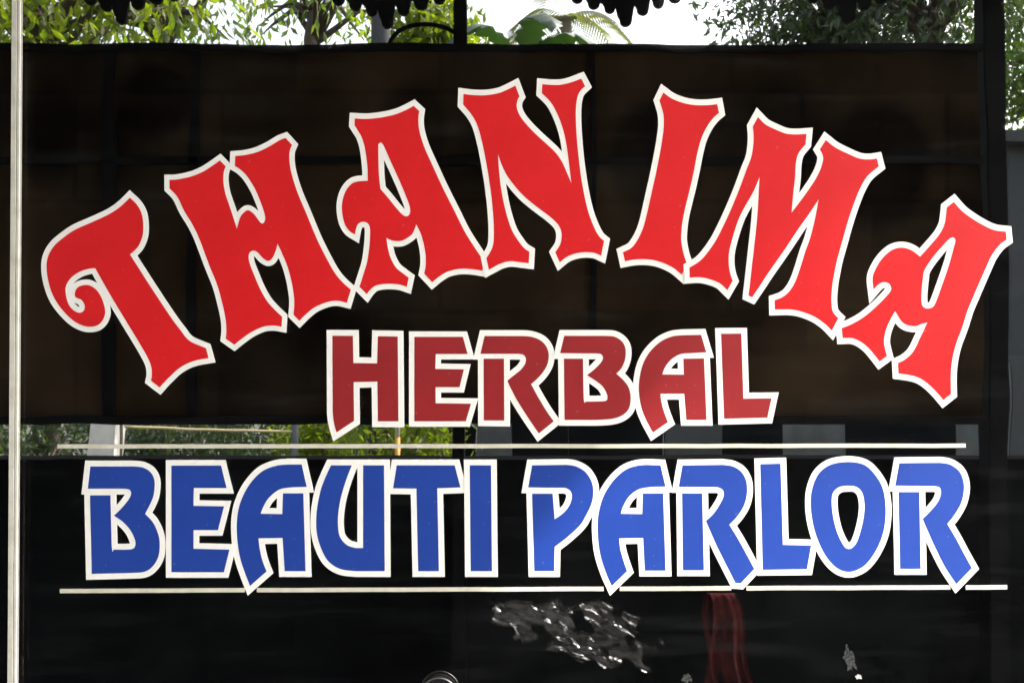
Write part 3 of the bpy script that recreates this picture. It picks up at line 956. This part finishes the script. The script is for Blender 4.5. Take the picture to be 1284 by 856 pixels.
# ------------------------------------------------------------------ street side, seen mirrored in the glass
def walls_and_posts():
    p = thing('white_pillar', 'white painted leaning pillar standing across the yard', 'pillar', street(124, 700, 8.0))
    a0, a1 = street(112, 525, 8.0), street(145, 525, 8.0)
    b0, b1 = street(103, 585, 8.0), street(140, 585, 8.0)
    zt = 1.25
    def at(pa, pb, z):
        k = (z - pb.z) / (pa.z - pb.z)
        return pb.x + (pa.x - pb.x) * k
    vs = []
    for z in (-.16, zt):
        xl, xr = at(a0, b0, z), at(a1, b1, z)
        vs += [(xl, a0.y, z), (xr, a0.y, z), (xr, a0.y - .22, z), (xl, a0.y - .22, z)]
    vs = [Vector(v) - p.location for v in vs]
    mesh_obj('shaft', vs, [(0, 1, 5, 4), (1, 2, 6, 5), (2, 3, 7, 6), (3, 0, 4, 7), (4, 5, 6, 7), (3, 2, 1, 0)], 'white_paint', p)
    top = [(at(a0, b0, zt) - .04), (at(a1, b1, zt) + .04)]
    box('cap', (top[0], a0.y - .26, zt + .001), (top[1], a0.y + .04, zt + .05), 'white_paint', p)
    # thin brown stake beside it
    s0 = street(152, 520, 8.0)
    tag(tube('wooden_stake', [(s0.x, s0.y, -.2), (s0.x, s0.y, s0.z + .25)], .014, 'bark'), 'thin brown wooden stake beside the white pillar', 'stake')
    # rope strung between stake and grey post
    r0, r1 = street(156, 533, 8.0), street(372, 540, 8.1)
    pts = []
    for k in range(15):
        f = k / 14
        q = r0.lerp(r1, f)
        q.z -= .05 * f * (1 - f)
        pts.append(q)
    tag(tube('rope', pts, .011, 'rope', n=6), 'pale yellow rope strung from the wooden stake to the grey post', 'rope')
    gp = street(372, 540, 8.12)
    tag(tube('grey_post', [(gp.x, gp.y, -.2), (gp.x, gp.y, gp.z + .12)], .035, 'pale_grey', n=10), 'short grey post holding the rope', 'post')
    # orange and white marker post
    op = street(498.5, 560, 7.2)
    m = thing('marker_post', 'slim marker post, orange below and white above', 'post', (op.x, op.y, -.16))
    zc = street(498, 548, 7.2).z
    tube('orange_band', [(0, 0, 0), (0, 0, zc + .16)], .022, 'orange_paint', m, 12)
    tube('white_band', [(0, 0, zc + .161), (0, 0, zc + .62)], .022, 'white_paint', m, 12)
    # far pole
    fp = street(478, 30, 8.4)
    tag(tube('utility_pole', [(fp.x, fp.y, -.2), (fp.x, fp.y, 9.5)], [.10, .085], 'grey_paint', n=14), 'plain grey concrete utility pole beyond the signboard', 'pole')
    # grey compound wall in bays
    s = 8.6
    y = street(0, 0, s).y
    w = thing('compound_wall', 'grey compound wall in bays across the yard', 'wall', (street(900, 0, s).x, y, -.16))
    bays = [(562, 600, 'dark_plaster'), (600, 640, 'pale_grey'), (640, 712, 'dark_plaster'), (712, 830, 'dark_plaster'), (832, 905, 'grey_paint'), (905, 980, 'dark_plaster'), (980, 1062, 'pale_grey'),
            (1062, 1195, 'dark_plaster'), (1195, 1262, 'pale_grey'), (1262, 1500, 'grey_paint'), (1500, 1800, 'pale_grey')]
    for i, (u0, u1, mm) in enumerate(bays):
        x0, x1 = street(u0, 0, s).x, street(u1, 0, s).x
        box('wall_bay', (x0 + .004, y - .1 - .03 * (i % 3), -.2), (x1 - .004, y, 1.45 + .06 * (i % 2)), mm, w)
    # pale building beyond the right-hand bay
    x0, x1 = street(1262, 0, 13).x, street(1900, 0, 13).x
    y = street(0, 0, 13).y
    hz = street(1270, 168, 13).z
    b = thing('grey_house', 'pale grey house wall with flat roof beyond the veranda end', 'house', (x0, y, -.16))
    box('wall', (x0, y - 5, -.16), (x1, y, hz - .15), 'grey_paint', b)
    box('roof', (x0 - .2, y - 5.2, hz - .149), (x1 + .2, y + .25, hz), 'grey_paint', b)
    for k in range(2):
        wx = x0 + 1.2 + k * 2.4
        f = box('window', (wx, y - .02, 1.0), (wx + 1.1, y + .03, 2.3), 'dark_frame', b)
        g = box('pane', (wx + .08, y + .031, 1.08), (wx + 1.02, y + .036, 2.22), 'black_paint')
        g.parent = f
        g.matrix_parent_inverse = f.matrix_world.inverted()
        for v in g.data.vertices:
            v.co -= Vector(b.location)
walls_and_posts()

def leaves_mesh(pos, size, rnd, droop=.4, aspect=.36):
    """many folded leaves: 4 triangles each"""
    n = len(pos)
    d = rnd.normal(size=(n, 3))
    d[:, 2] -= droop * 1.6
    d /= np.linalg.norm(d, axis=1)[:, None]
    r = rnd.normal(size=(n, 3))
    side = np.cross(d, r)
    side /= np.linalg.norm(side, axis=1)[:, None]
    nor = np.cross(side, d)
    L = size * rnd.uniform(.45, 1.35, n)[:, None]
    Wd = L * aspect
    base = pos
    mid = pos + d * L * .5 + nor * L * .06
    tip = pos + d * L - nor * L * .08
    a = mid + side * Wd * .5 - nor * L * .08
    b = mid - side * Wd * .5 - nor * L * .08
    V = np.stack([base, a, tip, b, mid], axis=1).reshape(-1, 3)
    i0 = np.arange(n) * 5
    F = np.concatenate([np.stack([i0, i0 + 1, i0 + 4], 1), np.stack([i0 + 1, i0 + 2, i0 + 4], 1),
                        np.stack([i0 + 2, i0 + 3, i0 + 4], 1), np.stack([i0 + 3, i0, i0 + 4], 1)])
    return V, F
def np_obj(name, V, F, m, parent=None):
    me = bpy.data.meshes.new(name)
    me.vertices.add(len(V))
    me.vertices.foreach_set('co', V.astype(np.float32).ravel())
    me.loops.add(len(F) * 3)
    me.loops.foreach_set('vertex_index', F.astype(np.int32).ravel())
    me.polygons.add(len(F))
    me.polygons.foreach_set('loop_start', np.arange(0, len(F) * 3, 3, dtype=np.int32))
    me.update(calc_edges=True)
    me.validate()
    me.materials.append(MATS[m])
    o = bpy.data.objects.new(name, me)
    COL.objects.link(o)
    if parent:
        o.parent = parent
    return o
def tree(name, u, v, s, rx, rz, m, label, seed, n_clump=80, per=70, leaf=.10, droop=.4, clump=.34, z_ground=-.16, at=None):
    """crown centred where pixel (u, v) is mirrored at path length s; trunk down to the ground"""
    rnd = np.random.RandomState(seed)
    c = Vector(at) if at else street(u, v, s)
    H = c.z - z_ground
    root = thing(name, label, 'tree', (c.x, c.y, z_ground), 'trees beyond the veranda')
    cc = np.array([0, 0, H])
    clumps = []
    while len(clumps) < n_clump:
        q = rnd.uniform(-1, 1, 3)
        rr = np.linalg.norm(q)
        if .25 < rr < 1:
            clumps.append(cc + q * np.array([rx, rx * .8, rz]))
    clumps = np.array(clumps)
    # trunk and limbs
    vs, fs = [], []
    def add(pts, rad, n=7):
        a, b = tube_data(pts, rad, n)
        o = len(vs)
        vs.extend(a)
        fs.extend([tuple(i + o for i in f) for f in b])
    z0 = H - rz * .7
    tr = max(.07, H * .018)
    add([(0, 0, -.1), (.04, .02, z0 * .5), (-.05, .05, z0), (0, 0, H)], [tr * 1.25, tr, tr * .8, tr * .3], 10)
    for q in clumps[:: max(1, n_clump // 26)]:
        st = Vector((rnd.uniform(-.03, .03), 0, z0 + rnd.uniform(-.1, .5) * rz))
        en = Vector(q)
        md = st.lerp(en, .5) + Vector((0, 0, .12 * rx))
        add([st, md, en], [tr * .45, tr * .28, tr * .07], 5)
    mesh_obj('trunk', vs, fs, 'bark', root, True)
    pos = np.repeat(clumps, per, axis=0) + rnd.normal(size=(n_clump * per, 3)) * clump * np.array([1, 1, .7])
    V, F = leaves_mesh(pos, leaf, rnd, droop)
    np_obj('crown', V, F, m, root)
    return root
tree('broadleaf_tree', 60, -10, 10, 1.9, 1.3, 'leaf_yellow', 'yellow-green leafy tree over the white pillar', 1, 90, 40, .17, .9, .28)
tree('broadleaf_tree', 205, -25, 11.5, 1.5, 1.2, 'leaf_green', 'drooping green tree behind the yellow-green one', 2, 30, 30, .17, 1.1, .27)
tree('broadleaf_tree', 395, -20, 13, 1.7, 1.1, 'leaf_green', 'thin green tree with sky showing through beside the pole', 3, 20, 26, .16, 1.0, .30)
tree('broadleaf_tree', 535, 35, 9.5, .55, .42, 'leaf_yellow', 'small bright tree behind the iron bracket', 4, 30, 60, .14, .5, .16)
tree('broadleaf_tree', 1045, -5, 13, 1.45, 1.25, 'leaf_dark', 'dark dense tree beyond the open sky gap', 5, 110, 62, .14, .5, .26)
tree('broadleaf_tree', 1170, -15, 12, 1.6, 1.4, 'leaf_dark', 'dark drooping tree beside the stout post', 6, 80, 52, .15, .9, .28)
tree('broadleaf_tree', 1330, 40, 15, 1.7, 2.0, 'leaf_green', 'green tree above the pale grey house', 7, 120, 80, .15, .5, .32)
tree('broadleaf_tree', -190, 10, 12, 2.1, 1.8, 'leaf_green', 'broad green tree beyond the far end of the signboard', 8, 130, 80, .16, .6, .34)

sh = Vector((1.25, 0, 3.55)) + SUN_DIR * 10.0  # unseen crown added towards the sun, shading the upper right letters
tree('broadleaf_tree', 0, 0, 0, 1.15, .95, 'leaf_green', 'tall green tree added out of view to shade the upper right letters from the sun', 9, 130, 80, .17, .5, .16, at=sh)

def palm(u, v, s, label):
    c = street(u, v, s)
    root = thing('palm_tree', label, 'tree', (c.x, c.y, -.16), 'trees beyond the veranda')
    H = c.z + .16
    tube('trunk', [(0, 0, -.1), (.06, 0, H * .5), (0, 0, H)], [.16, .12, .10], 'palm_bark', root, 10)
    rnd = np.random.RandomState(12)
    Vs, Fs = [], []
    for k in range(13):
        an = k * 2.4
        L = rnd.uniform(1.1, 1.5)
        up = rnd.uniform(.1, .9)
        prev = None
        for i in range(26):
            f = (i + 1) / 26
            d = Vector((math.cos(an), math.sin(an), 0))
            p = Vector((0, 0, H)) + d * L * f + Vector((0, 0, L * (up * f - 1.15 * f * f)))
            sd = Vector((-d.y, d.x, 0))
            for sgn in (-1, 1):
                ll = .42 * math.sin(math.pi * min(1, f * .9 + .08)) + .05
                tip = p + sd * sgn * ll * .75 + d * ll * .35 + Vector((0, 0, -ll * .5))
                b = len(Vs)
                Vs += [p - d * .018, p + d * .018, tip]
                Fs.append((b, b + 1, b + 2))
    np_obj('crown', np.array([tuple(v) for v in Vs]), np.array(Fs), 'leaf_palm', root)
palm(706, 22, 15, 'feathery palm with a pale trunk rising beyond the signboard')

def banana(u, v, s):
    c = street(u, v, s)
    root = thing('banana_plant', 'banana plant with broad arching dark leaves beyond the signboard', 'plant', (c.x, c.y, -.16))
    H = c.z + .16
    tube('trunk', [(0, 0, -.1), (0, .02, H * .6), (0, 0, H - .35)], [.13, .11, .07], 'leaf_banana', root, 10)
    specs = [(-.15, 1.05, .62), (.25, .9, .75), (2.6, .9, .8), (3.4, .75, .5), (1.2, .8, .9), (4.6, .9, .8), (5.4, .8, .9)]
    for an, L, up in specs:
        d = Vector((math.cos(an), math.sin(an), 0))
        sd = Vector((-d.y, d.x, 0))
        vs, fs = [], []
        n = 22
        for i in range(n + 1):
            f = i / n
            p = Vector((0, 0, H - .4)) + d * L * f + Vector((0, 0, L * (up * 1.6 * f - 1.35 * f * f)))
            wdt = .17 * math.sin(math.pi * (f * .94 + .03)) ** .6 * (1 - .45 * (i % 4 == 0) - .2 * (i % 3 == 0))
            vs += [p + sd * wdt + Vector((0, 0, -.05)), p + Vector((0, 0, .01)), p - sd * wdt + Vector((0, 0, -.05))]
        for i in range(n):
            a = i * 3
            fs += [(a, a + 1, a + 4, a + 3), (a + 1, a + 2, a + 5, a + 4)]
        mesh_obj('leaf', vs, fs, 'leaf_banana', root, True)
banana(655, 26, 9)

def bush(u, v, s, rx, rz, m, label, seed, n=26, per=60, leaf=.09):
    rnd = np.random.RandomState(seed)
    c = street(u, v, s)
    root = thing('shrub', label, 'shrub', (c.x, c.y, -.16), 'shrubs along the yard')
    H = c.z + .16
    cl = []
    while len(cl) < n:
        q = rnd.uniform(-1, 1, 3)
        if np.linalg.norm(q) < 1:
            cl.append(np.array([q[0] * rx, q[1] * rx, max(.08, H + q[2] * rz)]))
    cl = np.array(cl)
    vs, fs = [], []
    for q in cl[::3]:
        a, b = tube_data([(0, 0, -.05), Vector(q) * .5 + Vector((0, 0, .05)), q], [.02, .014, .004], 5)
        o = len(vs)
        vs += a
        fs += [tuple(i + o for i in f) for f in b]
    mesh_obj('stem', vs, fs, 'bark', root, True)
    pos = np.repeat(cl, per, axis=0) + rnd.normal(size=(n * per, 3)) * .13
    pos[:, 2] = np.maximum(pos[:, 2], .02)
    V, F = leaves_mesh(pos, leaf, rnd, .2)
    np_obj('foliage', V, F, m, root)
for k, (u, v, s, rx, rz, m, lab) in enumerate((
        (40, 545, 9.5, .65, .7, 'leaf_dark', 'dark green shrub beside the white pillar'),
        (215, 560, 9.2, .5, .5, 'leaf_dark', 'dark green shrub behind the rope, next to the white pillar'),
        (300, 555, 9.6, .55, .6, 'leaf_dark', 'dark green shrub behind the rope, next to the grey post'),
        (395, 550, 8.6, .22, .35, 'leaf_yellow', 'small bright green shrub beside the grey post'),
        (450, 556, 9.6, .45, .6, 'leaf_green', 'green shrub between the grey post and the marker post'),
        (530, 548, 7.9, .22, .35, 'leaf_yellow', 'bright green shrub beside the orange marker post'),
        (-90, 540, 9.8, .8, .8, 'leaf_green', 'broad green shrub at the far end of the yard'))):
    bush(u, v, s, rx, rz, m, lab, 40 + k)
# dense hedge of leaves far behind the shrubs
for k in range(7):
    u = -250 + k * 130
    bush(u, 540, 13.5, 1.0, .9, 'leaf_dark', 'tall dark shrub of the back row, ' + ('at its far end beyond the signboard', 'second from its far end', 'behind the dark shrub next to the pillar', 'behind the white pillar',
         'behind the rope', 'behind the grey post', 'behind the marker post')[k], 60 + k, 40, 60, .13)
# far wood closing the view all round beyond the road
rw = np.random.RandomState(77)
cl = []
for k in range(420):
    a = rw.uniform(R(150), R(390))
    rad = rw.uniform(48, 62)
    h = 4.5 + 2.0 * math.sin(a * 9) + 1.2 * math.sin(a * 23)
    cl.append((math.cos(a) * rad, math.sin(a) * rad, rw.uniform(.2, h)))
pos = np.repeat(np.array(cl), 60, axis=0) + rw.normal(size=(420 * 60, 3)) * np.array([1.5, 1.5, .9])
pos[:, 2] = np.maximum(pos[:, 2], 0)
V, F = leaves_mesh(pos, .75, rw, .3, .6)
fw = np_obj('far_wood', V, F, 'leaf_dark')
fw['kind'] = 'stuff'
fw['label'] = 'far-off dark green wood beyond the road'
fw['category'] = 'wood'
